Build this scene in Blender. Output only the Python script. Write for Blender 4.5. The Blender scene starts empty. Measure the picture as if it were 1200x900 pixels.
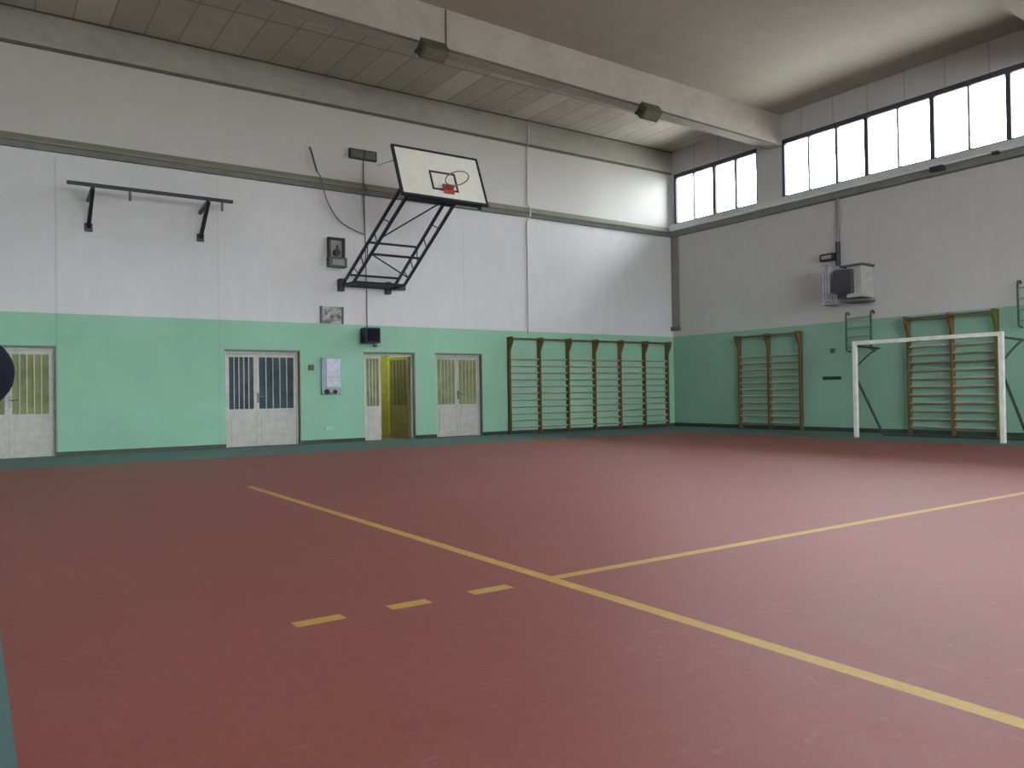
import bpy, bmesh, math, random
from mathutils import Vector, Matrix
random.seed(7)
SC = bpy.context.scene
COL = SC.collection
V = Vector

# ------------------------------------------------------------------ materials
class NT:
    """small helper around a node tree"""
    def __init__(s, name):
        s.m = bpy.data.materials.new(name); s.m.use_nodes = True
        s.t = s.m.node_tree; s.n = s.t.nodes; s.l = s.t.links
        s.b = s.n['Principled BSDF']; s.out = s.n['Material Output']
    def new(s, ty, **kw):
        x = s.n.new(ty)
        for k, v in kw.items(): setattr(x, k, v)
        return x
    def put(s, sock, v):
        if hasattr(v, 'is_linked') or hasattr(v, 'links'): s.l.new(v, sock)
        else: sock.default_value = v
    def coord(s): 
        return s.new('ShaderNodeTexCoord').outputs['Object']
    def sep(s, v):
        x = s.new('ShaderNodeSeparateXYZ'); s.l.new(v, x.inputs[0]); return x.outputs
    def math(s, op, a, b=0.0, c=None):
        x = s.new('ShaderNodeMath', operation=op); s.put(x.inputs[0], a); s.put(x.inputs[1], b)
        if c is not None: s.put(x.inputs[2], c)
        return x.outputs[0]
    def between(s, v, lo, hi):
        return s.math('MULTIPLY', s.math('GREATER_THAN', v, lo), s.math('LESS_THAN', v, hi))
    def add(s, *a):
        r = a[0]
        for q in a[1:]: r = s.math('MAXIMUM', r, q)
        return r
    def mul(s, *a):
        r = a[0]
        for q in a[1:]: r = s.math('MULTIPLY', r, q)
        return r
    def noise(s, vec, scale, detail=3, rough=.55, stretch=None):
        if stretch:
            mp = s.new('ShaderNodeMapping'); s.l.new(vec, mp.inputs[0]); mp.inputs['Scale'].default_value = stretch
            vec = mp.outputs[0]
        x = s.new('ShaderNodeTexNoise'); s.l.new(vec, x.inputs['Vector'])
        x.inputs['Scale'].default_value = scale; x.inputs['Detail'].default_value = detail; x.inputs['Roughness'].default_value = rough
        return x.outputs['Fac']
    def ramp(s, v, lo, hi):
        x = s.new('ShaderNodeMapRange'); s.l.new(v, x.inputs[0]); x.inputs[1].default_value = lo; x.inputs[2].default_value = hi
        return x.outputs[0]
    def mix(s, f, a, b):
        x = s.new('ShaderNodeMix', data_type='RGBA'); s.put(x.inputs[0], f)
        for i, q in ((6, a), (7, b)):
            s.put(x.inputs[i], (*q, 1) if isinstance(q, tuple) else q)
        return x.outputs[2]
    def base(s, c, rough=.6, spec=.4, metal=0):
        s.put(s.b.inputs['Base Color'], (*c, 1) if isinstance(c, tuple) else c)
        s.put(s.b.inputs['Roughness'], rough); s.b.inputs['Specular IOR Level'].default_value = spec
        s.b.inputs['Metallic'].default_value = metal
        return s.m
    def bump(s, h, strength=.1, dist=.01):
        x = s.new('ShaderNodeBump'); s.l.new(h, x.inputs['Height']); x.inputs['Strength'].default_value = strength
        x.inputs['Distance'].default_value = dist; s.l.new(x.outputs[0], s.b.inputs['Normal'])

def plain(name, c, rough=.55, spec=.4, metal=0, var=.12, scale=6):
    t = NT(name); k = t.ramp(t.noise(t.coord(), scale), .3, .7)
    lo = tuple(x * (1 - var) for x in c); hi = tuple(min(1, x * (1 + var)) for x in c)
    return t.base(t.mix(k, lo, hi), rough, spec, metal)

def wood(name, c, axis='z'):
    t = NT(name); st = {'z': (9, 9, .7), 'y': (9, .7, 9), 'x': (.7, 9, 9)}[axis]
    k = t.ramp(t.noise(t.coord(), 3, 4, .6, st), .3, .7)
    return t.base(t.mix(k, tuple(x * .7 for x in c), tuple(x * 1.2 for x in c)), .45, .4)

WHITE = (.75, .745, .76)
GREEN = (.30, .56, .41)
GREEN_TOP = 2.665
def wall_material(name, axis, joints=(), green=GREEN, white=WHITE, upper=0.0):
    t = NT(name); co = t.coord(); x, y, z = t.sep(co)
    a = x if axis == 'x' else y
    n1 = t.ramp(t.noise(co, .7, 5, .6), .3, .7); n2 = t.ramp(t.noise(co, 5, 4, .6, (1, 1, .35)), .25, .75)
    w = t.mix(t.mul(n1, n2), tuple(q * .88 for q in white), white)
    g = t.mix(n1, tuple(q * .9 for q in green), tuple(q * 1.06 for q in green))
    # formwork / blockwork ghosts in the paint
    gx = t.math('LESS_THAN', t.math('FRACT', t.math('MULTIPLY', a, 1 / 1.1)), .012)
    w = t.mix(t.math('MULTIPLY', t.math('GREATER_THAN', z, 5.8), upper), w, (.50, .49, .455))  # upper wall greyed, its shading put into the paint colour
    c = t.mix(t.math('GREATER_THAN', z, GREEN_TOP), g, w)
    c = t.mix(t.math('MULTIPLY', gx, .06), c, (.3, .3, .3))
    for (p, hw, k, z0, z1) in joints:
        m = t.mul(t.between(a, p - hw, p + hw), t.between(z, z0, z1))
        c = t.mix(t.math('MULTIPLY', m, k), c, (.12, .12, .12))
    t.bump(t.noise(co, 30, 3), .05, .004)
    return t.base(c, .62, .3)

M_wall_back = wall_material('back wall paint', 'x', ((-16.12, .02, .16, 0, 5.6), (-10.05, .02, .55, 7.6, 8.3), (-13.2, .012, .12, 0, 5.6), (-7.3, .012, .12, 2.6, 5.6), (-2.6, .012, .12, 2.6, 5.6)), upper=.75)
M_wall_right = wall_material('backlit right wall paint', 'y', tuple((-.95 - .9 * k - .0, .015, .35, 7.5, 8.6) for k in range(14)), green=(.235, .42, .32), white=(.555, .55, .555))  # same wall paint made darker, backlit shade put into the colour
M_wall_other = wall_material('other wall paint', 'x')

def concrete(name, c, joint=False):
    t = NT(name); co = t.coord(); x, y, z = t.sep(co)
    k = t.ramp(t.noise(co, 1.1, 6, .65), .3, .7); k2 = t.ramp(t.noise(co, 9, 4, .6, (.5, 1, 1)), .3, .7)
    col = t.mix(t.math('ADD', t.math('MULTIPLY', k, .6), t.math('MULTIPLY', k2, .4)), tuple(q * .82 for q in c), tuple(min(1, q * 1.12) for q in c))
    if joint:
        # ribbed precast slabs: 0.62 m wide, slightly different tone each
        u = t.math('DIVIDE', t.math('ADD', x, .41), .617)
        fr = t.math('FRACT', u); fl = t.math('FLOOR', u); fy = t.math('FLOOR', t.math('DIVIDE', y, 1.95))
        wn = t.new('ShaderNodeTexWhiteNoise', noise_dimensions='2D')
        cb = t.new('ShaderNodeCombineXYZ'); t.l.new(fl, cb.inputs[0]); t.l.new(fy, cb.inputs[1]); t.l.new(cb.outputs[0], wn.inputs[0])
        tone = t.math('MULTIPLY', t.math('POWER', wn.outputs[0], 4), .55)
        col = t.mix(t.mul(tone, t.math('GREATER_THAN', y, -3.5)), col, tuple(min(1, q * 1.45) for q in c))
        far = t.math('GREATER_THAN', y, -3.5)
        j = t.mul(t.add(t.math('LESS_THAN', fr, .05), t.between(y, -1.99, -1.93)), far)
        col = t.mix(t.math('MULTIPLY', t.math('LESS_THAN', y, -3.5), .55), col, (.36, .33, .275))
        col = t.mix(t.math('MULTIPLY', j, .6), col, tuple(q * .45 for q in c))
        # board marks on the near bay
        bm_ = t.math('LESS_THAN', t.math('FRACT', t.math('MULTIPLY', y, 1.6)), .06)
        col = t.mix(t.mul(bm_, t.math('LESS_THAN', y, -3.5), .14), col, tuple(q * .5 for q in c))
    return t.base(col, .8, .2)
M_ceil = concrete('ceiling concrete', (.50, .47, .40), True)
M_beam = concrete('beam concrete', (.42, .385, .345))
M_edge_beam = concrete('edge beam concrete', (.38, .37, .33))
M_ledge = concrete('ledge concrete', (.25, .25, .19))
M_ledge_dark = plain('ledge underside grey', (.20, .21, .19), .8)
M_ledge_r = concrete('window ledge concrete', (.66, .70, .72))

def floor_material():
    t = NT('linoleum sports floor'); co = t.coord(); x, y, z = t.sep(co)
    n1 = t.ramp(t.noise(co, .5, 4, .6), .3, .7); n2 = t.ramp(t.noise(co, 5, 6, .75), .3, .72); n3 = t.ramp(t.noise(co, 22, 5, .8), .35, .75)
    red = t.mix(n1, (.235, .045, .033), (.285, .063, .049))
    red = t.mix(t.math('MULTIPLY', n2, .5), red, (.325, .108, .088))
    red = t.mix(t.math('MULTIPLY', n3, .45), red, (.14, .038, .032))
    sc = t.ramp(t.noise(co, 6, 8, .85, (1.0, .4, 1)), .57, .70)       # pale scuffs
    red = t.mix(t.math('MULTIPLY', sc, .28), red, (.5, .33, .29))
    sk = t.ramp(t.noise(co, 9, 7, .85, (.45, 1.4, 1)), .58, .72)
    red = t.mix(t.math('MULTIPLY', sk, .3), red, (.55, .40, .36))
    teal = t.mix(n2, (.06, .14, .14), (.095, .185, .18))
    inside = t.mul(t.between(x, -17.335, -2.4), t.math('LESS_THAN', y, -2.58))
    c = t.mix(inside, teal, red)
    seam = t.between(t.math('FRACT', t.math('DIVIDE', y, 1.9)), 0, .006)
    c = t.mix(t.math('MULTIPLY', seam, .08), c, (.08, .03, .025))
    ln = [t.mul(t.between(x, -14.785, -14.705), t.math('LESS_THAN', y, -7.45)),
          t.mul(t.between(y, -13.36, -13.285), t.between(x, -14.75, -2.4))]
    for a, b in ((-16.22, -15.98), (-15.74, -15.52), (-15.27, -15.02)):
        ln.append(t.mul(t.between(y, -13.375, -13.285), t.between(x, a, b)))
    wear = t.ramp(t.noise(co, 14, 6, .8), .2, .55)
    yel = t.mix(n2, (.47, .29, .045), (.62, .41, .09))
    c = t.mix(t.math('MULTIPLY', t.add(*ln), t.math('MULTIPLY_ADD', wear, .3, .7)), c, yel)
    r = t.math('ADD', t.math('MULTIPLY', n2, .1), .52)
    r = t.math('ADD', r, t.math('MULTIPLY', sc, .1))
    t.bump(n3, .04, .002)
    return t.base(c, r, .7)
M_floor = floor_material()

M_green_base = plain('dark green skirting', (.035, .05, .035), .5)
M_door_white = plain('door white enamel', (.54, .515, .485), .45, .4)
M_door_frame = plain('door frame greyish white', (.52, .52, .48), .45)
M_glass_dark = plain('dark ribbed door glass', (.05, .085, .10), .6, .2, 0, .35, 3)
M_glass_yellow = plain('yellow green ribbed door glass', (.25, .28, .115), .6, .2, 0, .25, 3)
M_ochre = plain('olive brown lacquered door', (.17, .15, .075), .5)
M_glass_olive = plain('olive ribbed door glass', (.12, .125, .06), .6, .2, 0, .25, 3)
M_reveal_shade = plain('grey green reveal shade', (.17, .21, .16), .6)
M_corridor = plain('corridor yellow paint', (.50, .52, .17), .6)
M_corr_floor = plain('corridor floor', (.2, .16, .12), .5)
M_metal_handle = plain('dark handle metal', (.17, .17, .17), .35, .5, .6)
M_black = plain('black painted steel', (.018, .02, .032), .42, .5)
M_winframe = plain('dark window frame', (.06, .06, .085), .5)
M_winbar = plain('grey window mullion', (.20, .19, .24), .5)
M_wood_v = wood('brown varnished upright', (.135, .085, .026), 'z')
M_wood_o = wood('orange brown upright', (.19, .095, .032), 'z')
M_wood_g = wood('olive brown upright', (.12, .115, .018), 'z')
M_rung_x = wood('pale wooden rung', (.35, .335, .255), 'x')
M_rung_y = wood('pale wooden rung on right wall', (.33, .32, .245), 'y')
M_rail_x = wood('brown top rail', (.12, .085, .035), 'x')
M_rail_y = wood('brown top rail right', (.12, .085, .035), 'y')
M_goal = plain('white goal enamel', (.75, .76, .72), .4)
M_goal_dark = plain('dark goal brace', (.05, .065, .065), .5)
M_board = plain('backboard white', (.76, .76, .68), .35, .4, 0, .05)
M_red = plain('red hoop bracket', (.42, .075, .07), .45)
M_rim = plain('grey rim steel', (.20, .19, .17), .4)
M_box_dark = plain('dark box plastic', (.03, .034, .028), .5)
M_box_mid = plain('dark grey strip', (.10, .105, .09), .5)
M_navy = plain('navy speaker casing', (.012, .022, .035), .5)
M_navy_ball = plain('navy ball rubber', (.009, .011, .02), .85, .12)
M_grey = plain('grey box enamel', (.30, .30, .29), .5)
M_lgrey = plain('pale grey sheet metal', (.40, .40, .38), .5)
M_panel = plain('blue white panel', (.58, .61, .70), .35, .5, 0, .18, 9)
M_panel_frame = plain('blue grey panel frame', (.33, .38, .43), .5)
M_cable = plain('dark cable', (.13, .13, .12), .6)
M_pipe = plain('grey pipe', (.21, .205, .19), .5)
M_conduit = plain('pale conduit', (.52, .52, .52), .5)
M_ladder = plain('dark green ladder rail', (.05, .085, .07), .5)
M_ladder_rung = plain('green ladder rung', (.16, .28, .20), .5)
M_lamp_house = plain('floodlight housing', (.085, .078, .055), .5)
M_lamp_glass = plain('floodlight glass', (.15, .145, .11), .2, .6)
M_guard = plain('violet grey guard wire', (.28, .28, .36), .4, .5, .3)
M_socket = plain('pale green socket', (.42, .58, .47), .5)
M_heat = plain('dark fan grille', (.045, .048, .06), .5)

def mottled():
    t = NT('mottled grey print'); co = t.coord()
    k = t.ramp(t.noise(co, 9, 3, .6), .38, .62)
    return t.base(t.mix(k, (.09, .085, .085), (.46, .45, .45)), .5)
M_mottled = mottled()

def glass_mat():
    t = NT('clear window glass')
    tr = t.new('ShaderNodeBsdfTransparent'); tr.inputs[0].default_value = (.94, .96, .97, 1)
    gl = t.new('ShaderNodeBsdfGlossy'); gl.inputs['Roughness'].default_value = .05
    fr = t.new('ShaderNodeFresnel'); fr.inputs[0].default_value = 1.35
    mx = t.new('ShaderNodeMixShader'); t.l.new(fr.outputs[0], mx.inputs[0]); t.l.new(tr.outputs[0], mx.inputs[1]); t.l.new(gl.outputs[0], mx.inputs[2])
    t.l.new(mx.outputs[0], t.out.inputs[0]); t.n.remove(t.b)
    return t.m
M_glass = glass_mat()

# ------------------------------------------------------------------ mesh helpers
class MB:
    def __init__(s): s.bm = bmesh.new()
    def box(s, a, b, bev=0):
        x0, x1 = sorted((a[0], b[0])); y0, y1 = sorted((a[1], b[1])); z0, z1 = sorted((a[2], b[2]))
        vs = [s.bm.verts.new(p) for p in ((x0,y0,z0),(x1,y0,z0),(x1,y1,z0),(x0,y1,z0),(x0,y0,z1),(x1,y0,z1),(x1,y1,z1),(x0,y1,z1))]
        fs = [s.bm.faces.new([vs[i] for i in f]) for f in ((0,3,2,1),(4,5,6,7),(0,1,5,4),(1,2,6,5),(2,3,7,6),(3,0,4,7))]
        if bev:
            es = list({e for f in fs for e in f.edges})
            bmesh.ops.bevel(s.bm, geom=es, offset=bev, segments=2, profile=.5, affect='EDGES')
        return s
    def prism(s, pts, ax, a, b):
        """profile pts in the two axes other than ax, extruded from a to b along ax"""
        o = [i for i in range(3) if i != ax]
        def mk(t):
            r = []
            for p in pts:
                q = [0, 0, 0]; q[ax] = t; q[o[0]] = p[0]; q[o[1]] = p[1]; r.append(s.bm.verts.new(q))
            return r
        A, B = mk(a), mk(b); n = len(pts)
        s.bm.faces.new(A); s.bm.faces.new(B[::-1])
        for i in range(n): s.bm.faces.new((A[i], B[i], B[(i+1) % n], A[(i+1) % n]))
        return s
    def tube(s, pts, r, n=10, closed=False, sq=False):
        pts = [V(p) for p in pts]; rings = []; m = len(pts)
        prev = None
        for i, p in enumerate(pts):
            if closed: d = pts[(i+1) % m] - pts[i-1]
            else: d = pts[min(i+1, m-1)] - pts[max(i-1, 0)]
            d.normalize()
            if prev is None:
                ref = V((0, 0, 1)) if abs(d.z) < .95 else V((1, 0, 0))
                u = d.cross(ref).normalized()
            else:
                u = (prev - d * prev.dot(d)).normalized()
            prev = u; w = d.cross(u)
            k = 4 if sq else n; off = math.pi / 4 if sq else 0; rr = r * (math.sqrt(2) if sq else 1)
            rings.append([s.bm.verts.new(p + u * math.cos(off + 2*math.pi*j/k) * rr + w * math.sin(off + 2*math.pi*j/k) * rr) for j in range(k)])
        k = len(rings[0])
        for i in range(m if closed else m - 1):
            A, B = rings[i], rings[(i+1) % m]
            for j in range(k): s.bm.faces.new((A[j], A[(j+1) % k], B[(j+1) % k], B[j]))
        if not closed:
            s.bm.faces.new(rings[0][::-1]); s.bm.faces.new(rings[-1])
        return s
    def slab(s, o, u, v, n, u0, u1, v0, v1, n0, n1):
        """oriented box in frame (o,u,v,n)"""
        c = [o + u*a + v*b + n*d for d in (n0, n1) for (a, b) in ((u0,v0),(u1,v0),(u1,v1),(u0,v1))]
        vs = [s.bm.verts.new(p) for p in c]
        for f in ((0,3,2,1),(4,5,6,7),(0,1,5,4),(1,2,6,5),(2,3,7,6),(3,0,4,7)): s.bm.faces.new([vs[i] for i in f])
        return s
    def sphere(s, c, r, sz=1):
        bmesh.ops.create_uvsphere(s.bm, u_segments=32, v_segments=18, radius=r, matrix=Matrix.Translation(c) @ Matrix.Diagonal((1, 1, sz, 1)))
        return s
    def build(s, name, mat, parent=None, smooth=False):
        bmesh.ops.recalc_face_normals(s.bm, faces=s.bm.faces)
        me = bpy.data.meshes.new(name)
        off = V((0, 0, 0)); q = parent
        while q is not None: off += q.location; q = q.parent
        if parent is None and s.bm.verts:
            pass
        for v in s.bm.verts: v.co -= off
        s.bm.to_mesh(me); s.bm.free(); me.materials.append(mat)
        if smooth:
            for p in me.polygons: p.use_smooth = True
        o = bpy.data.objects.new(name, me); COL.objects.link(o)
        if parent is not None: o.parent = parent
        return o
def thing(name, loc, label=None, cat=None, group=None, kind=None):
    o = bpy.data.objects.new(name, None); o.location = loc; o.empty_display_size = .2; COL.objects.link(o)
    return tag(o, label, cat, group, kind)
def tag(o, label=None, cat=None, group=None, kind=None):
    if label: o['label'] = label
    if cat: o['category'] = cat
    if group: o['group'] = group
    if kind: o['kind'] = kind
    return o
def struct(name, mb, mat, label, cat):
    return tag(mb.build(name, mat), label, cat, None, 'structure')
def dup(root, loc, label, group=None):
    r = root.copy(); COL.objects.link(r); r.location = loc; r['label'] = label
    if group: r['group'] = group
    for ch in list(root.children):
        c = ch.copy(); COL.objects.link(c); c.parent = r
        for g in ch.children:
            d = g.copy(); COL.objects.link(d); d.parent = c
    return r
def rail(pts, per=8):
    """smooth curve through points (Catmull-Rom)"""
    P = [V(p) for p in pts]; out = []
    for i in range(len(P) - 1):
        a, b, c, d = P[max(i-1, 0)], P[i], P[i+1], P[min(i+2, len(P)-1)]
        for k in range(per):
            t = k / per
            out.append(.5 * ((2*b) + (c-a)*t + (2*a-5*b+4*c-d)*t*t + (3*b-a-3*c+d)*t**3))
    return out + [P[-1]]

# ------------------------------------------------------------------ room shell
XL, YF = -19.7, -26.0          # left wall, wall behind the camera
ZC = 8.22
f = struct('floor', MB().box((XL - .3, YF - .3, -.15), (.3, .3, 0)), M_floor, 'red linoleum sports floor with a teal border and yellow court lines', 'floor')

# ceiling: flat bay next to the back wall, slightly rising bays towards the viewer
c = MB().box((XL - .3, -3.75, ZC), (.3, .3, ZC + .3))
c.prism([(.3, 8.18), (XL - .3, 8.50), (XL - .3, 8.8), (.3, 8.8)], 1, YF - .3, -3.75)
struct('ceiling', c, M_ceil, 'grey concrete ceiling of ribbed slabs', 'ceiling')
def beam(y, far=.34):
    b = MB().prism([(.0, 7.36), (XL, 7.754), (XL, 8.6), (.0, 8.3)], 1, y, y + far)
    return b
struct('ceiling_beam', beam(-3.94), M_beam, 'deep pale concrete beam spanning from above the corner windows to the upper left', 'beam')
struct('ceiling_beam', beam(-11.0), M_beam, 'concrete roof beam overhead, beyond the top of the picture', 'beam')
struct('ceiling_beam', beam(-18.0), M_beam, 'concrete roof beam behind the viewer', 'beam')

# back wall with recessed doors
DOORS = {1: (-17.62, -16.14), 2: (-13.08, -11.50), 3: (-9.99, -8.70), 4: (-8.12, -6.81)}
DH = 2.045
w = MB(); xs = XL
for k in (1, 2, 3, 4):
    a, b = DOORS[k]
    w.box((xs, 0, 0), (a, .18, DH)); xs = b
w.box((xs, 0, 0), (.0, .18, DH)); w.box((XL, 0, DH), (0, .18, 8.5))
w.box((XL, .18, 0), (DOORS[3][0], .3, 8.5)); w.box((DOORS[3][1], .18, 0), (.3, .3, 8.5)); w.box((DOORS[3][0], .18, DH), (DOORS[3][1], .3, 8.5))
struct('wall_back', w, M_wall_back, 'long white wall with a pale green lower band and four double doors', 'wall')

# right wall with high window band
BAYS = [(-.10, -3.17), (-3.94, -10.16), (-11.0, -17.2)]
Z0, Z1 = 6.03, 7.53
W_B = .15
w = MB().box((0, YF, 0), (W_B, 0, Z0)).box((0, YF, Z1), (W_B, 0, 8.9))
ys = 0
for a, b in BAYS: w.box((0, ys, Z0), (W_B, a, Z1)); ys = b
w.box((0, ys, Z0), (W_B, YF, Z1))
struct('wall_right', w, M_wall_right, 'white right wall, coloured darker as backlit, with a green lower band under a strip of high windows', 'wall')
w = MB().box((XL, YF, 0), (XL - .3, .3, Z0)).box((XL, YF, Z1), (XL - .3, .3, 8.9))
ys = .3
LB = [(-11.0, -17.2)]  # added window strip, out of view, lights the room from the left
for a, b in LB: w.box((XL, ys, Z0), (XL - .3, a, Z1)); ys = b
w.box((XL, ys, Z0), (XL - .3, YF, Z1))
struct('wall_left', w, M_wall_other, 'white wall with green lower band on the left, outside the picture', 'wall')
FW = (-17.0, -4.6, 2.2, 5.6)      # unseen glazed opening, added to light the back wall and floor
w = MB().box((XL - .3, YF, 0), (FW[0], YF - .3, 8.9)).box((FW[1], YF, 0), (.3, YF - .3, 8.9)).box((FW[0], YF, 0), (FW[1], YF - .3, FW[2])).box((FW[0], YF, FW[3]), (FW[1], YF - .3, 8.9))
struct('wall_front', w, M_wall_other, 'wall behind the viewer with a large glazed opening added for light', 'wall')
t = thing('window_7', (FW[0], YF, FW[2]), 'large gridded window added behind the viewer for light', 'window', None, 'structure')
m = MB(); yf = YF - .1
for k in range(8):
    x = FW[0] + (FW[1] - FW[0]) * k / 7; m.box((x - .04, yf - .04, FW[2]), (x + .04, yf + .04, FW[3]))
for k in range(4):
    z = FW[2] + (FW[3] - FW[2]) * k / 3; m.box((FW[0], yf - .03, z - .03), (FW[1], yf + .03, z + .03))
m.build('window_frame', M_winframe, t)
MB().box((FW[0], yf - .004, FW[2]), (FW[1], yf + .004, FW[3])).build('window_pane', M_glass, t)  # pane of the added window

# windows
def window(n, x, sgn, a, b, panes, thick, label):
    t = thing('window_%d' % n, (x, a, Z0), label, 'window', None, 'structure')
    fr = MB(); xf = x + sgn * .09; d = .05
    def vbar(y, w, dd=d): fr.box((xf - dd, y - w/2, Z0), (xf + dd, y + w/2, Z1))
    fr.box((xf - d, a, Z1 - .11), (xf + d, b, Z1)); fr.box((xf - d, a, Z0), (xf + d, b, Z0 + .045))
    vbar(a - .035, .07); vbar(b + .035, .07)
    fr.build('window_frame', M_winframe, t)
    step = (b - a) / panes
    for k in range(1, panes):
        m = MB(); y = a + step * k; wd = {0: .045, 1: .065, 2: .10}[thick[k - 1]]
        m.box((xf - .045, y - wd/2, Z0 + .045), (xf + .045, y + wd/2, Z1 - .11))
        m.build('mullion', M_winframe if thick[k - 1] else M_winbar, t)
    MB().box((xf - .004, a - .05, Z0 + .03), (xf + .004, b + .05, Z1 - .09)).build('window_pane', M_glass, t)
    return t
window(1, 0, 1, *BAYS[0], 4, (0, 2, 1), 'bright four-pane high window next to the far corner')
window(2, 0, 1, *BAYS[1], 8, (0, 1, 2, 0, 2, 0, 2), 'long bright strip of high windows to the right of the concrete pier')
window(3, 0, 1, *BAYS[2], 8, (0, 1, 2, 0, 2, 0, 2), 'strip of high windows past the right edge of the picture')
for i, (a, b) in enumerate(LB):
    window(4 + i, XL, -1, a, b, 8, (0, 1, 2, 0, 2, 0, 2), 'strip of high windows added in the unseen left wall for light')

# trims: edge beam, ledges
struct('trim_1', MB().prism([(0, 7.62), (-.05, 7.60), (-.07, 7.66), (-.07, ZC), (0, ZC)], 0, XL, 0), M_edge_beam, 'concrete edge beam along the top of the back wall', 'trim')
M_shade_line = plain('dark shade line', (.12, .115, .09), .8)  # dark colour of the thin strips that stand in for shadow lines
struct('shade_strip_1', MB().box((XL, -.05, 7.545), (0, 0, 7.60)), M_shade_line, 'thin dark strip standing in for the shadow line under the concrete edge beam', 'trim')
struct('shade_strip_2', MB().box((XL, -.085, ZC - .03), (0, -.07, ZC)), M_shade_line, 'thin dark strip standing in for the shadow line between edge beam and ceiling', 'trim')
struct('shade_strip_3', MB().prism([(0, 7.355), (XL, 7.749), (XL, 7.789), (0, 7.395)], 1, -3.952, -3.94), M_shade_line, 'dark strip standing in for the shadow line along the lower edge of the roof beam', 'trim')
tr = thing('trim_2', (XL, 0, 5.66), 'olive grey concrete ledge running along the back wall above the backboard frame', 'trim', None, 'structure')
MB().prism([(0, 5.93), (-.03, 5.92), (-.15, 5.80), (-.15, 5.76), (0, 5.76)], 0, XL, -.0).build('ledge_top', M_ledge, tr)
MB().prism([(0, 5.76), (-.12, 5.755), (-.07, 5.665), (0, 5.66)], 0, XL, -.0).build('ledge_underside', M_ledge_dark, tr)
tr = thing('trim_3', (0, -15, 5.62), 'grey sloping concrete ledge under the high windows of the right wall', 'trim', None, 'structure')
MB().prism([(0, 6.03), (-.04, 6.03), (-.20, 5.84), (-.20, 5.80), (0, 5.80)], 1, YF, 0).build('ledge_top', M_ledge_r, tr)  # pale tone of the lit upper slope put into the colour
MB().prism([(0, 5.80), (-.16, 5.795), (-.10, 5.66), (0, 5.64)], 1, YF, 0).build('ledge_underside', M_ledge_dark, tr)  # shade of the lower face put into its dark colour
bb = MB(); xs = XL
for k in (1, 2, 3, 4):
    a, b = DOORS[k]; bb.box((xs, -.015, 0), (a, 0, .085)); xs = b
bb.box((xs, -.015, 0), (-.015, 0, .085))
struct('baseboard_back', bb, M_green_base, 'thin dark green skirting along the back wall', 'baseboard')
struct('baseboard_right', MB().box((-.015, YF, 0), (0, 0, .1)), M_green_base, 'thin dark green skirting along the right wall', 'baseboard')

# corridor behind the third door
a, b = DOORS[3]
cw = MB()
X0, X1, Y0, Y1, ZT = a - .55, b + .25, .3, 2.0, 2.6
cw.box((X0 - .1, Y0, 0), (X0, Y1, ZT)).box((X1, Y0, 0), (X1 + .1, Y1, ZT)).box((X0 - .1, Y1, 0), (X1 + .1, Y1 + .1, ZT)).box((X0 - .1, Y0, ZT), (X1 + .1, Y1 + .1, ZT + .1))
struct('wall_corridor', cw, M_corridor, 'yellow painted corridor walls seen through the half-open door', 'wall')
struct('floor_corridor', MB().box((X0 - .1, .3, -.1), (X1 + .1, Y1 + .1, 0)), M_corr_floor, 'dim corridor floor behind the half-open door', 'floor')

# doors
def leaf(root, x0, x1, y, mat, gmat, bars, handle_side, bw=.018):
    """one door leaf in the plane y (front face), local hinge not needed"""
    m = MB(); t = .045; s = .055; g0, g1 = .80, 1.90; top = 1.965
    m.box((x0, y, .01), (x1, y + t, g0)); m.box((x0, y, g1), (x1, y + t, top))
    m.box((x0, y, g0), (x0 + s, y + t, g1)); m.box((x1 - s, y, g0), (x1, y + t, g1))
    m.box((x0 + .09, y - .012, .10), (x1 - .09, y, g0 - .12), .004)      # raised lower panel
    lf = m.build('door_leaf', mat, root)
    MB().box((x0 + s - .005, y + .018, g0 - .005), (x1 - s + .005, y + .026, g1 + .005)).build('glass_pane', gmat, lf)
    gr = MB(); w = x1 - x0 - 2 * s
    for k in range(1, bars + 1):
        cx = x0 + s + w * k / (bars + 1); gr.box((cx - bw/2, y - .004, g0), (cx + bw/2, y + .017, g1))
    gr.build('grille', mat, lf)
    if handle_side:
        hx = x1 - .03 if handle_side > 0 else x0 + .03
        h = MB().box((hx - .022, y - .012, .93), (hx + .022, y, 1.14), .004)
        h.tube([(hx, y, 1.06), (hx, y - .05, 1.06), (hx - handle_side * .13, y - .055, 1.06)], .011, 8)
        h.build('door_handle', M_metal_handle, lf)
    return lf
def door(n, split, gmat, bars, label, leaves=(1, 1), y=.12):
    a, b = DOORS[n]
    r = thing('door_%d' % n, ((a + b) / 2, y, 0), label, 'door', None, 'structure')
    fr = MB(); j = .045
    fr.box((a, y - .02, 0), (a + j, y + .04, DH - .02)); fr.box((b - j, y - .02, 0), (b, y + .04, DH - .02)); fr.box((a + j, y - .02, DH - .07), (b - j, y + .04, DH - .02))
    fr.build('door_frame', M_door_frame, r)
    MB().box((a - .02, -.012, DH - .02), (b + .02, y + .04, DH + .012)).box((b - .012, -.012, 0), (b + .012, y + .04, DH - .02)).build('reveal_shade_strip', M_reveal_shade, r)  # dark strips at top and right, recess shadow put into the colour
    if leaves[0]: leaf(r, a + j + .003, split - .002, y, M_door_white, gmat, bars[0], 0)
    if leaves[1]: leaf(r, split + .002, b - j - .003, y, M_door_white, gmat, bars[1], -1)
    return r
door(1, -16.88, M_glass_yellow, (4, 4), 'white double door with yellowish ribbed glass at the left edge')
door(2, -12.41, M_glass_dark, (4, 4), 'white double door with dark glass and pale vertical bars, beside the notice panel')
d3 = door(3, -9.52, M_glass_yellow, (3, 0), 'white double door standing half open on a yellow corridor', (1, 0))
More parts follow.
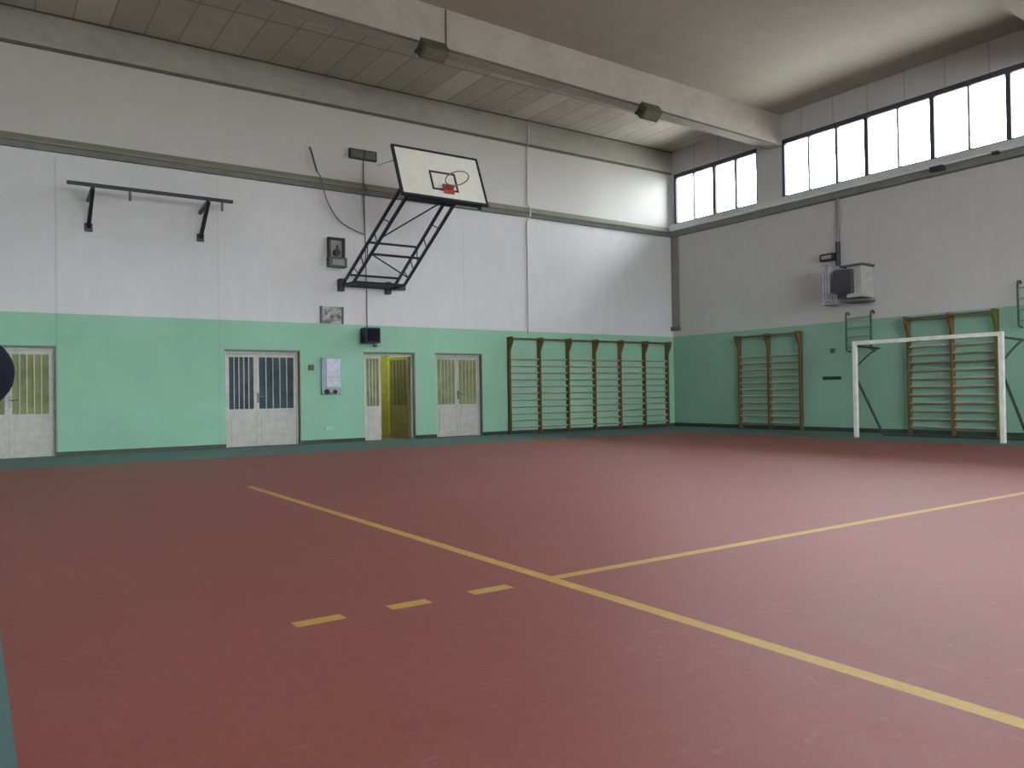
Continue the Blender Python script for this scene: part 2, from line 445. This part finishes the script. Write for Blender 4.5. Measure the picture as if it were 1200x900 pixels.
door(4, -7.47, M_glass_yellow, (4, 4), 'closed white double door with yellowish ribbed glass next to the long wall bars')
# open leaf of door 3, swung inwards on its right hinge
def open_leaf():
    hx, hy = DOORS[3][1] - .05, .17; ang = math.radians(82); L = .80
    u = V((-math.cos(ang), math.sin(ang), 0)); n = V((-math.sin(ang), -math.cos(ang), 0)); o = V((hx, hy, 0)); z = V((0, 0, 1))
    m = MB(); s = .06
    for q in ((0, L, .01, .8), (0, L, 1.9, 1.965), (0, s, .8, 1.9), (L - s, L, .8, 1.9)): m.slab(o, u, z, n, *q, 0, .045)
    lf = m.build('door_leaf', M_ochre, d3)
    tag(lf, 'olive brown open leaf')
    MB().slab(o, u, z, n, s - .004, L - s + .004, .795, 1.905, .018, .026).build('glass_pane', M_glass_olive, lf)
    g = MB()
    for k in range(1, 5):
        c = s + (L - 2*s) * k / 5; g.slab(o, u, z, n, c - .012, c + .012, .8, 1.9, .027, .048)
    g.build('grille', M_ochre, lf)
open_leaf()

# ------------------------------------------------------------------ wall bars
def wall_bars(axis, ups, top, label, loc, mats, rung_mat, rail_mat, z_first, n_r, dz):
    r = thing('wall_bars', loc, label, 'wall bars', 'wooden wall bars')
    def bx(m, a0, a1, d0, d1, z0, z1, bev=0):
        if axis == 'x': m.box((a0, -d0, z0), (a1, -d1, z1), bev)
        else: m.box((-d0, a0, z0), (-d1, a1, z1), bev)
    for i, u in enumerate(ups):
        m = MB(); bx(m, u - .024, u + .024, .016, .13, .0, top)
        # forward projecting head that carries the top bar
        prof = [(.13, top - .36), (.13, top), (.25, top), (.25, top - .12)]
        if axis == 'x': m.prism([(-d, z) for d, z in prof], 0, u - .024, u + .024)
        else: m.prism([(-d, z) for d, z in prof], 1, u - .024, u + .024)
        m.build('upright', mats[i % len(mats)], r)
    for i in range(len(ups) - 1):
        a, b = ups[i], ups[i + 1]
        if a > b: a, b = b, a
        for k in range(n_r):
            z = z_first + dz * k; m = MB()
            P = [((.085 + .016 * math.cos(t)), z + .027 * math.sin(t)) for t in [2*math.pi*q/10 for q in range(10)]]
            if axis == 'x': m.prism([(-d, zz) for d, zz in P], 0, a + .024, b - .024)
            else: m.prism([(-d, zz) for d, zz in P], 1, a + .024, b - .024)
            m.build('rung', rung_mat, r)
        m = MB(); bx(m, a + .024, b - .024, .20, .235, top - .075, top - .03)
        m.build('top_rail', rail_mat, r)
    return r
UA = [-6.02, -5.06, -4.11, -3.17, -2.23, -1.29, -.36]
wall_bars('x', UA, 2.50, 'long six-bay set of brown wooden wall bars on the back wall beside the corner', (-3.19, 0, 0), [M_wood_v, M_wood_v, M_wood_v, M_wood_v, M_wood_o, M_wood_v, M_wood_v], M_rung_x, M_rail_x, .17, 11, .176)
wall_bars('y', [-2.53, -3.50, -4.46], 2.52, 'two-bay set of brown wooden wall bars on the right wall nearest the corner', (0, -3.5, 0), [M_wood_v], M_rung_y, M_rail_y, .17, 11, .176)
wall_bars('y', [-7.27, -8.22, -9.12], 2.63, 'two-bay set of wooden wall bars on the right wall behind the goal', (0, -8.2, 0), [M_wood_v, M_wood_o, M_wood_g], M_rung_y, M_rail_y, .17, 12, .178)

# ------------------------------------------------------------------ goal
gx, gy0, gy1, gz = -1.8, -7.05, -9.97, 2.05
g = thing('handball_goal', (gx, (gy0 + gy1) / 2, 0), 'white framed handball goal without a net, in front of the right wall', 'goal')
for y in (gy0, gy1): MB().box((gx - .04, y - .04, 0), (gx + .04, y + .04, gz - .08), .006).build('goal_post', M_goal, g)
MB().box((gx - .04, gy0 + .04, gz - .08), (gx + .04, gy1 - .04, gz), .006).build('crossbar', M_goal, g)
for y in (gy0, gy1):
    MB().tube([(gx + .03, y, gz - .10), (gx + .92, y, gz - .13)], .024, 10).build('top_arm', M_goal_dark, g)
    MB().tube(rail([(gx + .03, y, 1.50), (gx + .30, y, 1.66), (gx + .62, y, 1.82), (gx + .86, y, gz - .13)]), .02, 8).build('corner_brace', M_goal_dark, g)
    MB().tube([(gx + .03, y, 1.27), (gx + 1.0, y, .03)], .027, 10).build('back_brace', M_goal_dark, g)
MB().tube([(gx + .99, gy0, .025), (gx + .99, gy1, .025)], .025, 10).build('ground_rail', M_goal_dark, g)

# ------------------------------------------------------------------ basketball hoop
h = thing('basketball_hoop', (-9.8, 0, 3.57), 'white basketball backboard on a raised black lattice arm fixed to the back wall', 'basketball hoop')
th = math.radians(27); td = V((0, -math.cos(th), math.sin(th))); tn = V((0, -math.sin(th), -math.cos(th)))
XT = (-10.50, -9.25); SEP = .30
def up(x, s): return V((x - (.055 * s if x > -10 else 0), -.12, 3.60)) + td * s
def lo(x, s): return up(x, s) + tn * SEP
LU, LL = 3.52, 3.50
m = MB().box((-10.62, -.16, 3.51), (-8.98, -.06, 3.60), .01)
m.build('wall_rail', M_black, h)
for x in (-10.55, -9.40): MB().box((x - .06, -.14, 3.40), (x + .06, 0, 3.68), .008).build('wall_bracket', M_black, h)
for x in XT:
    m = MB().tube([up(x, 0), up(x, LU)], .026, sq=True); m.build('upper_chord', M_black, h)
    m = MB().tube([V((x, -.12, 3.545)), lo(x, .47) + V((0, 0, -.02))], .028, sq=True); m.build('base_arm', M_black, h)
    m = MB().tube([lo(x, .45), lo(x, LL)], .026, sq=True); m.build('lower_chord', M_black, h)
    for s0, s1 in ((.6, .75), (1.05, 1.05), (1.45, 1.3), (1.85, 1.85), (2.3, 2.55)): MB().tube([up(x, s0), lo(x, s1)], .012, 8).build('lattice_strut', M_black, h)
for s, fn in ((.3, up), (1.5, up), (1.5, lo)):
    MB().tube([fn(XT[0], s), fn(XT[1], s)], .026, 8).build('cross_bar', M_black, h)
MB().tube([lo(XT[0], .47), lo(XT[1], .47)], .028, 8).build('cross_bar', M_black, h)
MB().tube([lo(XT[0], 1.5), lo(XT[1], .75)], .016, 8).build('diagonal_brace', M_black, h)
MB().tube([lo(XT[0], 2.05), lo(XT[0], 3.35) + V((.78, 0, 0))], .016, 8).build('diagonal_brace', M_black, h)
MB().tube([lo(XT[0], 3.3), lo(XT[1], 3.3)], .02, 8).build('cross_bar', M_black, h)
# board frame of reference
bo = V((-9.805, -3.58, 4.80)); bu = V((1, 0, 0)); bv = V((0, .376, .9266)); bn = V((0, -.9266, .376))
W, H = 1.93, 1.145
bd = MB().slab(bo, bu, bv, bn, -W/2 + .03, W/2 - .03, .03, H - .03, -.02, .012)
bd = bd.build('backboard', M_board, h)
m = MB()
for q in ((-W/2, W/2, 0, .055), (-W/2, W/2, H - .05, H), (-W/2, -W/2 + .05, .055, H - .05), (W/2 - .05, W/2, .055, H - .05)): m.slab(bo, bu, bv, bn, *q, -.03, .02)
m.build('backboard_border', M_black, bd)
m = MB(); a0, a1, b0, b1 = -.25, .33, .22, .665; a0 -= .01; lw = .045
for q in ((a0, a1, b0, b0 + lw), (a0, a1, b1 - lw, b1), (a0, a0 + lw, b0 + lw, b1 - lw), (a1 - lw, a1, b0 + lw, b1 - lw)): m.slab(bo, bu, bv, bn, *q, .012, .0145)
m.build('target_rectangle', M_black, bd)
m = MB()
for x in (-.66, .68): m.slab(bo, bu, bv, bn, x - .03, x + .03, .05, H - .1, -.09, -.03)
m.slab(bo, bu, bv, bn, -.75, .75, .02, .09, -.11, -.03); m.slab(bo, bu, bv, bn, -.75, .75, .62, .69, -.09, -.03)
m.build('rear_frame', M_black, h)
MB().slab(bo, bu, bv, bn, -.02, .20, .16, .36, .015, .05).slab(bo, bu, bv, bn, .02, .16, .24, .28, .05, .16).build('rim_bracket', M_red, bd)
rc = bo + bu * .09 + bv * .26 + bn * .385
MB().tube([rc + bu * .225 * math.cos(t) + bn * .225 * math.sin(t) for t in [2*math.pi*k/40 for k in range(40)]], .011, 8, closed=True).build('rim', M_rim, bd, True)
for x in (-.75, .78): MB().slab(bo, bu, bv, bn, x - .04, x + .04, -.05, .03, -.08, -.03).build('lower_lug', M_black, h)
# hoisting cable from the board to the wall
hc = MB().tube([bo + bu * (-W/2 + .1) + bv * (H - .3) - bn * .05, V((-9.6, -.005, 6.40))], .008, 6).build('hoist_cable', M_cable)
tag(hc, 'thin dark cable stretched from the top of the raised backboard to the wall', 'cable')

# ------------------------------------------------------------------ long bar on the back wall, upper left
r = thing('wall_mounted_bar', (-14.55, 0, 4.3), 'long black steel bar on two braced arms high on the back wall', 'steel bar')
MB().box((-16.0, -.74, 4.94), (-13.08, -.66, 5.00), .008).build('long_bar', M_black, r)
for x in (-15.58, -13.55):
    MB().tube([(x, 0, 4.83), (x, -.70, 4.92)], .03, sq=True).build('arm', M_black, r)
    MB().tube([(x, -.70, 4.92), (x, -.03, 4.32)], .033, sq=True).build('brace', M_black, r)
    MB().box((x - .07, -.03, 4.24), (x + .07, 0, 4.40), .005).build('wall_plate', M_black, r)
for x in (-14.96, -13.29): MB().box((x - .02, -.72, 4.76), (x + .02, -.68, 4.94)).build('hook', M_cable, r)

# ------------------------------------------------------------------ things on the back wall
r = thing('wall_sign', (-9.97, 0, 6.45), 'small dark oblong sign box high on the back wall, left of the backboard', 'sign')
MB().box((-10.31, -.09, 6.455), (-9.64, 0, 6.685), .012).build('sign_box', M_box_dark, r)
MB().box((-10.27, -.094, 6.49), (-9.98, -.09, 6.65)).box((-9.93, -.094, 6.49), (-9.68, -.09, 6.65)).build('sign_face', M_box_mid, r)
r = MB().tube(rail([(-9.95, -.02, 6.455), (-9.945, -.02, 5.95), (-9.945, -.17, 5.82), (-9.945, -.16, 5.72), (-9.94, -.02, 5.6), (-9.92, -.02, 4.0), (-9.91, -.02, 2.62)], 5), .012, 6).build('power_cable', M_cable)
tag(r, 'thin vertical dark cable running from the sign box down to the loudspeaker', 'cable')
r = thing('hanging_cord', (-11.2, 0, 5.9), 'loose thin cord looping down the wall from a short dark rod', 'cord')
MB().tube([(-11.215, -.0, 6.56), (-11.21, -.05, 6.50), (-11.09, -.10, 6.02)], .022, 8).build('rod', M_box_mid, r)
MB().tube(rail([(-11.09, -.10, 6.02), (-11.04, -.18, 5.88), (-11.0, -.18, 5.74), (-10.85, -.06, 5.4), (-10.60, -.03, 5.05), (-10.35, -.03, 4.88), (-9.97, -.03, 4.75)]), .012, 6).build('cord', M_cable, r)

r = thing('hand_winch', (-10.64, 0, 3.93), 'grey and black winch box on the wall left of the lattice arm', 'winch')
MB().box((-10.83, -.03, 4.14), (-10.46, 0, 4.59)).build('back_plate', M_grey, r)
m = MB()
for q in ((-10.84, -10.79, 4.14, 4.60), (-10.50, -10.45, 4.14, 4.60), (-10.84, -10.45, 4.55, 4.60)): m.box((q[0], -.09, q[2]), (q[1], 0, q[3]))
m.build('frame', M_box_dark, r)
MB().box((-10.86, -.16, 3.93), (-10.43, 0, 4.15), .012).build('gear_box', M_box_mid, r)
MB().box((-10.78, -.165, 3.97), (-10.51, -.16, 4.10)).build('gear_box_plate', M_grey, r)
m = MB().tube([(-10.65, -.03, 4.27), (-10.65, -.12, 4.27)], .075, 16); m.box((-10.67, -.13, 4.25), (-10.63, -.11, 4.42)); m.build('drum', M_box_dark, r)

r = thing('wall_picture', (-10.755, 0, 2.67), 'mottled black and grey picture hung just above the green band', 'picture')
MB().box((-11.02, -.03, 2.67), (-10.49, 0, 3.05)).build('print', M_mottled, r)
MB().box((-11.03, -.04, 2.67), (-10.985, 0, 3.05)).box((-10.53, -.04, 2.67), (-10.485, 0, 3.05)).build('side_frame', M_box_mid, r)

r = thing('loudspeaker', (-9.91, 0, 2.24), 'small navy blue loudspeaker box above the half-open door', 'loudspeaker')
MB().box((-10.10, -.34, 2.24), (-9.72, -.06, 2.59), .02).build('casing', M_navy, r)
MB().box((-10.06, -.352, 2.28), (-9.76, -.34, 2.55), .005).build('front_grille', M_navy_ball, r)
MB().box((-9.95, -.07, 2.36), (-9.87, 0, 2.46)).box((-9.76, -.06, 2.16), (-9.68, 0, 2.23)).build('mount', M_box_mid, r)

r = thing('electrical_panel', (-10.8, 0, 1.09), 'blue-white wall panel with two dark sockets at its foot, between two doors', 'electrical panel')
MB().box((-11.03, -.07, 1.08), (-10.57, 0, 1.91), .01).build('box', M_panel_frame, r)
MB().box((-10.92, -.085, 1.24), (-10.59, -.07, 1.88), .006).build('cover', M_panel, r)
MB().box((-10.90, -.09, 1.45), (-10.61, -.085, 1.49)).build('cover_strip', M_door_white, r)
for x, q in ((-10.92, .055), (-10.73, .045)): MB().tube([(x, -.07, 1.15), (x, -.12, 1.14)], q, 14).build('socket', M_box_dark, r)
r = MB().box((-11.31, -.05, 1.62), (-11.19, 0, 1.74), .01).build('light_switch', M_box_mid); tag(r, 'small dark switch on the green band left of the blue-white panel', 'switch')
r = MB().box((-10.95, -.04, .28), (-10.75, 0, .38), .01).build('wall_socket', M_socket); tag(r, 'pale green socket plate low on the wall under the blue-white panel', 'socket')
r = MB().tube([(-5.36, -.02, 2.60), (-5.36, -.02, 5.56), (-5.35, -.17, 5.66), (-5.35, -.18, 5.86), (-5.33, -.02, 6.0), (-5.31, -.02, 7.55), (-5.31, -.09, 7.62), (-5.3, -.09, 8.1)], .016, 8).build('wall_conduit', M_conduit)
tag(r, 'thin pale vertical conduit on the back wall right of the backboard', 'conduit')

# ------------------------------------------------------------------ corner pipe and right wall things
r = thing('corner_downpipe', (-.004, -.14, 2.85), 'dark grey boxed pipe in the far corner under the ledge', 'pipe')
MB().box((-.06, -.30, 2.95), (-.004, -.02, 5.64), .01).build('casing', M_pipe, r)
MB().box((-.12, -.32, 2.84), (-.004, -.01, 2.96), .01).build('foot', M_box_mid, r)

r = thing('heater_pipe', (0, -5.57, 4.1), 'thin grey vertical pipe from the window ledge down to the wall heater', 'pipe')
MB().tube([(-.05, -5.565, 5.70), (-.05, -5.56, 4.55)], .035, 10).build('pipe', M_pipe, r)
MB().tube([(-.06, -5.56, 4.6), (-.06, -5.56, 4.02)], .055, 10).build('sleeve', M_black, r)
r = thing('wall_lamp', (0, -5.3, 4.15), 'small dark bulkhead lamp left of the heater pipe', 'lamp')
MB().box((-.16, -5.50, 4.17), (0, -5.10, 4.35), .03).build('housing', M_box_dark, r)
MB().box((-.175, -5.44, 4.21), (-.155, -5.17, 4.30), .01).build('glass', M_lgrey, r)

r = thing('unit_heater', (0, -5.8, 3.0), 'caged wall heater with a dark fan box hanging on the right wall', 'heater')
MB().box((-.62, -6.24, 3.26), (-.10, -5.78, 3.82), .01).build('fan_casing', M_heat, r)
MB().box((-.50, -6.42, 3.16), (-.0, -6.05, 3.88), .008).build('side_cover', M_lgrey, r)
MB().box((-.55, -6.46, 3.885), (0, -5.9, 3.93)).build('mounting_arm', M_box_mid, r)
MB().box((-.55, -6.46, 3.06), (0, -5.9, 3.11)).build('mounting_arm', M_box_mid, r)
m = MB()
for k in range(6):
    y = -5.50 - .07 * k; m.tube([(-.60, y, 3.99 if k < 3 else 3.30), (-.60, y, 3.04)], .013, 6)
for z in (3.985,): m.tube([(-.60, -5.50, z), (-.60, -5.66, z)], .012, 6)
for z in (3.04, 3.10, 3.3): m.tube([(-.60, -5.50, z), (-.60, -5.95, z)], .014, 6)
for z in (3.985, 3.04): m.tube([(-.60, -5.50, z), (0, -5.50, z)], .012, 6)
m.build('guard', M_guard, r)
MB().box((-.58, -5.64, 3.2), (-.1, -5.52, 3.95)).build('louvre', M_lgrey, r)

r = thing('wall_ladder', (0, -6.1, 1.9), 'short dark-railed ladder on the right wall above the left goal post', 'ladder')
for y in (-5.79, -6.42): MB().tube([(0, y, 2.80), (-.05, y, 2.86), (-.13, y, 2.84), (-.15, y, 2.75), (-.15, y, 1.95), (0, y, 1.92)], .022, 8).build('rail', M_ladder, r)
for z in (2.05, 2.27, 2.49, 2.71): MB().tube([(-.15, -5.79, z), (-.15, -6.42, z)], .015, 8).build('rung', M_ladder_rung, r)
dup(r, (0, -9.875, 2.2), 'short dark ladder on the right wall at the right edge of the picture')

r = MB().box((-.03, -5.54, 1.265), (0, -5.05, 1.345), .006).build('wall_plaque', M_box_dark); tag(r, 'narrow black horizontal plaque on the green band between wall bars and goal', 'plaque')
r = MB().box((-.05, -5.40, 1.92), (0, -5.29, 2.03), .008).build('wall_switch', M_box_mid); tag(r, 'small dark switch above the narrow black plaque on the right wall', 'switch')
r = MB().box((-.30, -8.2, 5.70), (-.13, -7.93, 5.80), .01).build('junction_box', M_black); tag(r, 'small black device fixed to the ledge under the high windows', 'junction box')
r = MB().box((-.26, -9.3, 5.76), (-.15, -9.17, 5.82), .008).build('ledge_clip', M_box_dark); tag(r, 'tiny dark clip on the window ledge near the right edge', 'clip')

# ------------------------------------------------------------------ floodlights on the beam
def flood(x, label):
    r = thing('floodlight', (x, -4.1, 7.3), label, 'floodlight', 'floodlights on the ceiling beam')
    n = V((0, -.64, -.77)); u = V((1, 0, 0)); v = n.cross(u); zb = 7.36 + .02 * abs(x); o = V((x, -4.12, zb - .19))
    MB().slab(o, u, v, n, -.26, .26, -.14, .14, -.16, .07).build('housing', M_lamp_house, r)
    MB().slab(o, u, v, n, -.22, .22, -.10, .10, .07, .085).build('lens', M_lamp_glass, r)
    m = MB().box((x - .30, -4.14, zb - .22), (x - .265, -3.94, zb - .17)).box((x + .265, -4.14, zb - .22), (x + .30, -3.94, zb - .17))
    m.box((x - .30, -3.98, zb - .22), (x + .30, -3.953, zb - .17)).box((x - .06, -3.98, zb - .2), (x + .06, -3.953, zb + .07)); m.build('bracket', M_box_dark, r)
    return r
f1 = flood(-10.35, 'small dark floodlight on the beam directly below the vertical conduit, left of the other')
flood(-4.85, 'small dark floodlight on the beam near the corner windows')
r = MB().tube([(-9.98, -3.956, 8.33), (-9.98, -3.956, 7.62)], .015, 8).build('beam_conduit', M_cable)
tag(r, 'short dark vertical conduit on the beam above the left floodlight', 'conduit')

# ------------------------------------------------------------------ punch ball at the left edge
bx, by = -17.445, -12.09
r = thing('punching_ball', (bx, by, 0), 'dark navy ball on a thin pole at the left edge, before the leftmost door', 'punching ball')
MB().sphere((bx, by, 1.194), .194).build('ball', M_navy_ball, r, True)
MB().tube([(bx, by, .03), (bx, by, 1.02)], .016, 10).build('pole', M_black, r)
MB().tube([(bx, by, 0), (bx, by, .02), (bx, by, .045)], .085, 28).build('base', M_black, r)

# ------------------------------------------------------------------ light
w = bpy.data.worlds.new('sky'); SC.world = w; w.use_nodes = True
nt = w.node_tree; bg = nt.nodes['Background']
tc = nt.nodes.new('ShaderNodeTexCoord'); sp = nt.nodes.new('ShaderNodeSeparateXYZ'); nt.links.new(tc.outputs['Generated'], sp.inputs[0])
cr = nt.nodes.new('ShaderNodeValToRGB'); mr = nt.nodes.new('ShaderNodeMapRange'); mr.inputs[1].default_value = -1; mr.inputs[2].default_value = 1
nt.links.new(sp.outputs[2], mr.inputs[0]); nt.links.new(mr.outputs[0], cr.inputs[0])
e = cr.color_ramp.elements
e[0].position = 0; e[0].color = (.36, .36, .34, 1)
e[1].position = 1; e[1].color = (.92, .96, 1, 1)
for p, c in ((.47, (.44, .44, .42, 1)), (.53, (.97, .98, 1.0, 1))):
    q = e.new(p); q.color = c
nt.links.new(cr.outputs[0], bg.inputs[0]); bg.inputs[1].default_value = 29.0
def portal(x, a, b, sgn):
    L = bpy.data.lights.new('window_portal', 'AREA'); L.shape = 'RECTANGLE'; L.size = abs(b - a); L.size_y = Z1 - Z0
    L.cycles.is_portal = True
    o = bpy.data.objects.new('window_portal', L); COL.objects.link(o)
    o.location = (x + sgn * .2, (a + b) / 2, (Z0 + Z1) / 2)
    o.rotation_euler = V((-sgn, 0, 0)).to_track_quat('-Z', 'Z').to_euler()
    # make width run along y
    o.rotation_euler = (math.pi/2, 0, math.pi/2) if sgn > 0 else (math.pi/2, 0, -math.pi/2)
for a, b in BAYS: portal(0, a, b, 1)
for a, b in LB: portal(XL, a, b, -1)
L = bpy.data.lights.new('window_portal', 'AREA'); L.shape = 'RECTANGLE'; L.size = FW[1] - FW[0]; L.size_y = FW[3] - FW[2]; L.cycles.is_portal = True  # portal of the added window behind the viewer
o = bpy.data.objects.new('window_portal', L); COL.objects.link(o); o.location = ((FW[0] + FW[1]) / 2, YF - .2, (FW[2] + FW[3]) / 2); o.rotation_euler = (math.pi/2, 0, math.pi)
L = bpy.data.lights.new('corridor_lamp', 'POINT'); L.energy = 34; L.color = (1, .96, .8); L.shadow_soft_size = .12
o = bpy.data.objects.new('corridor_lamp', L); COL.objects.link(o); o.location = (-9.9, 1.3, 2.3)

# ------------------------------------------------------------------ camera
cam = bpy.data.cameras.new('camera'); cam.sensor_width = 36; cam.lens = 929.236 * 36 / 1200; cam.clip_start = .05; cam.clip_end = 200
co = bpy.data.objects.new('camera', cam); COL.objects.link(co); SC.camera = co
fw = V((.56354833, .82600067, .01166959)); rt = V((.82606243, -.56337806, -.01503427)); upv = V((.00584392, -.01811235, .99981888))
R = Matrix((rt, upv, -fw)).transposed().to_4x4(); R.translation = V((-17.439, -16.926, 1.05))
co.matrix_world = R

SC.view_settings.view_transform = 'Standard'; SC.view_settings.look = 'None'
SC.view_settings.exposure = 0; SC.view_settings.gamma = 1
try:
    SC.cycles.use_denoising = True; SC.cycles.max_bounces = 10; SC.cycles.diffuse_bounces = 6; SC.cycles.transparent_max_bounces = 12
    SC.cycles.sample_clamp_indirect = 8; SC.cycles.caustics_reflective = False; SC.cycles.caustics_refractive = False
except Exception: pass
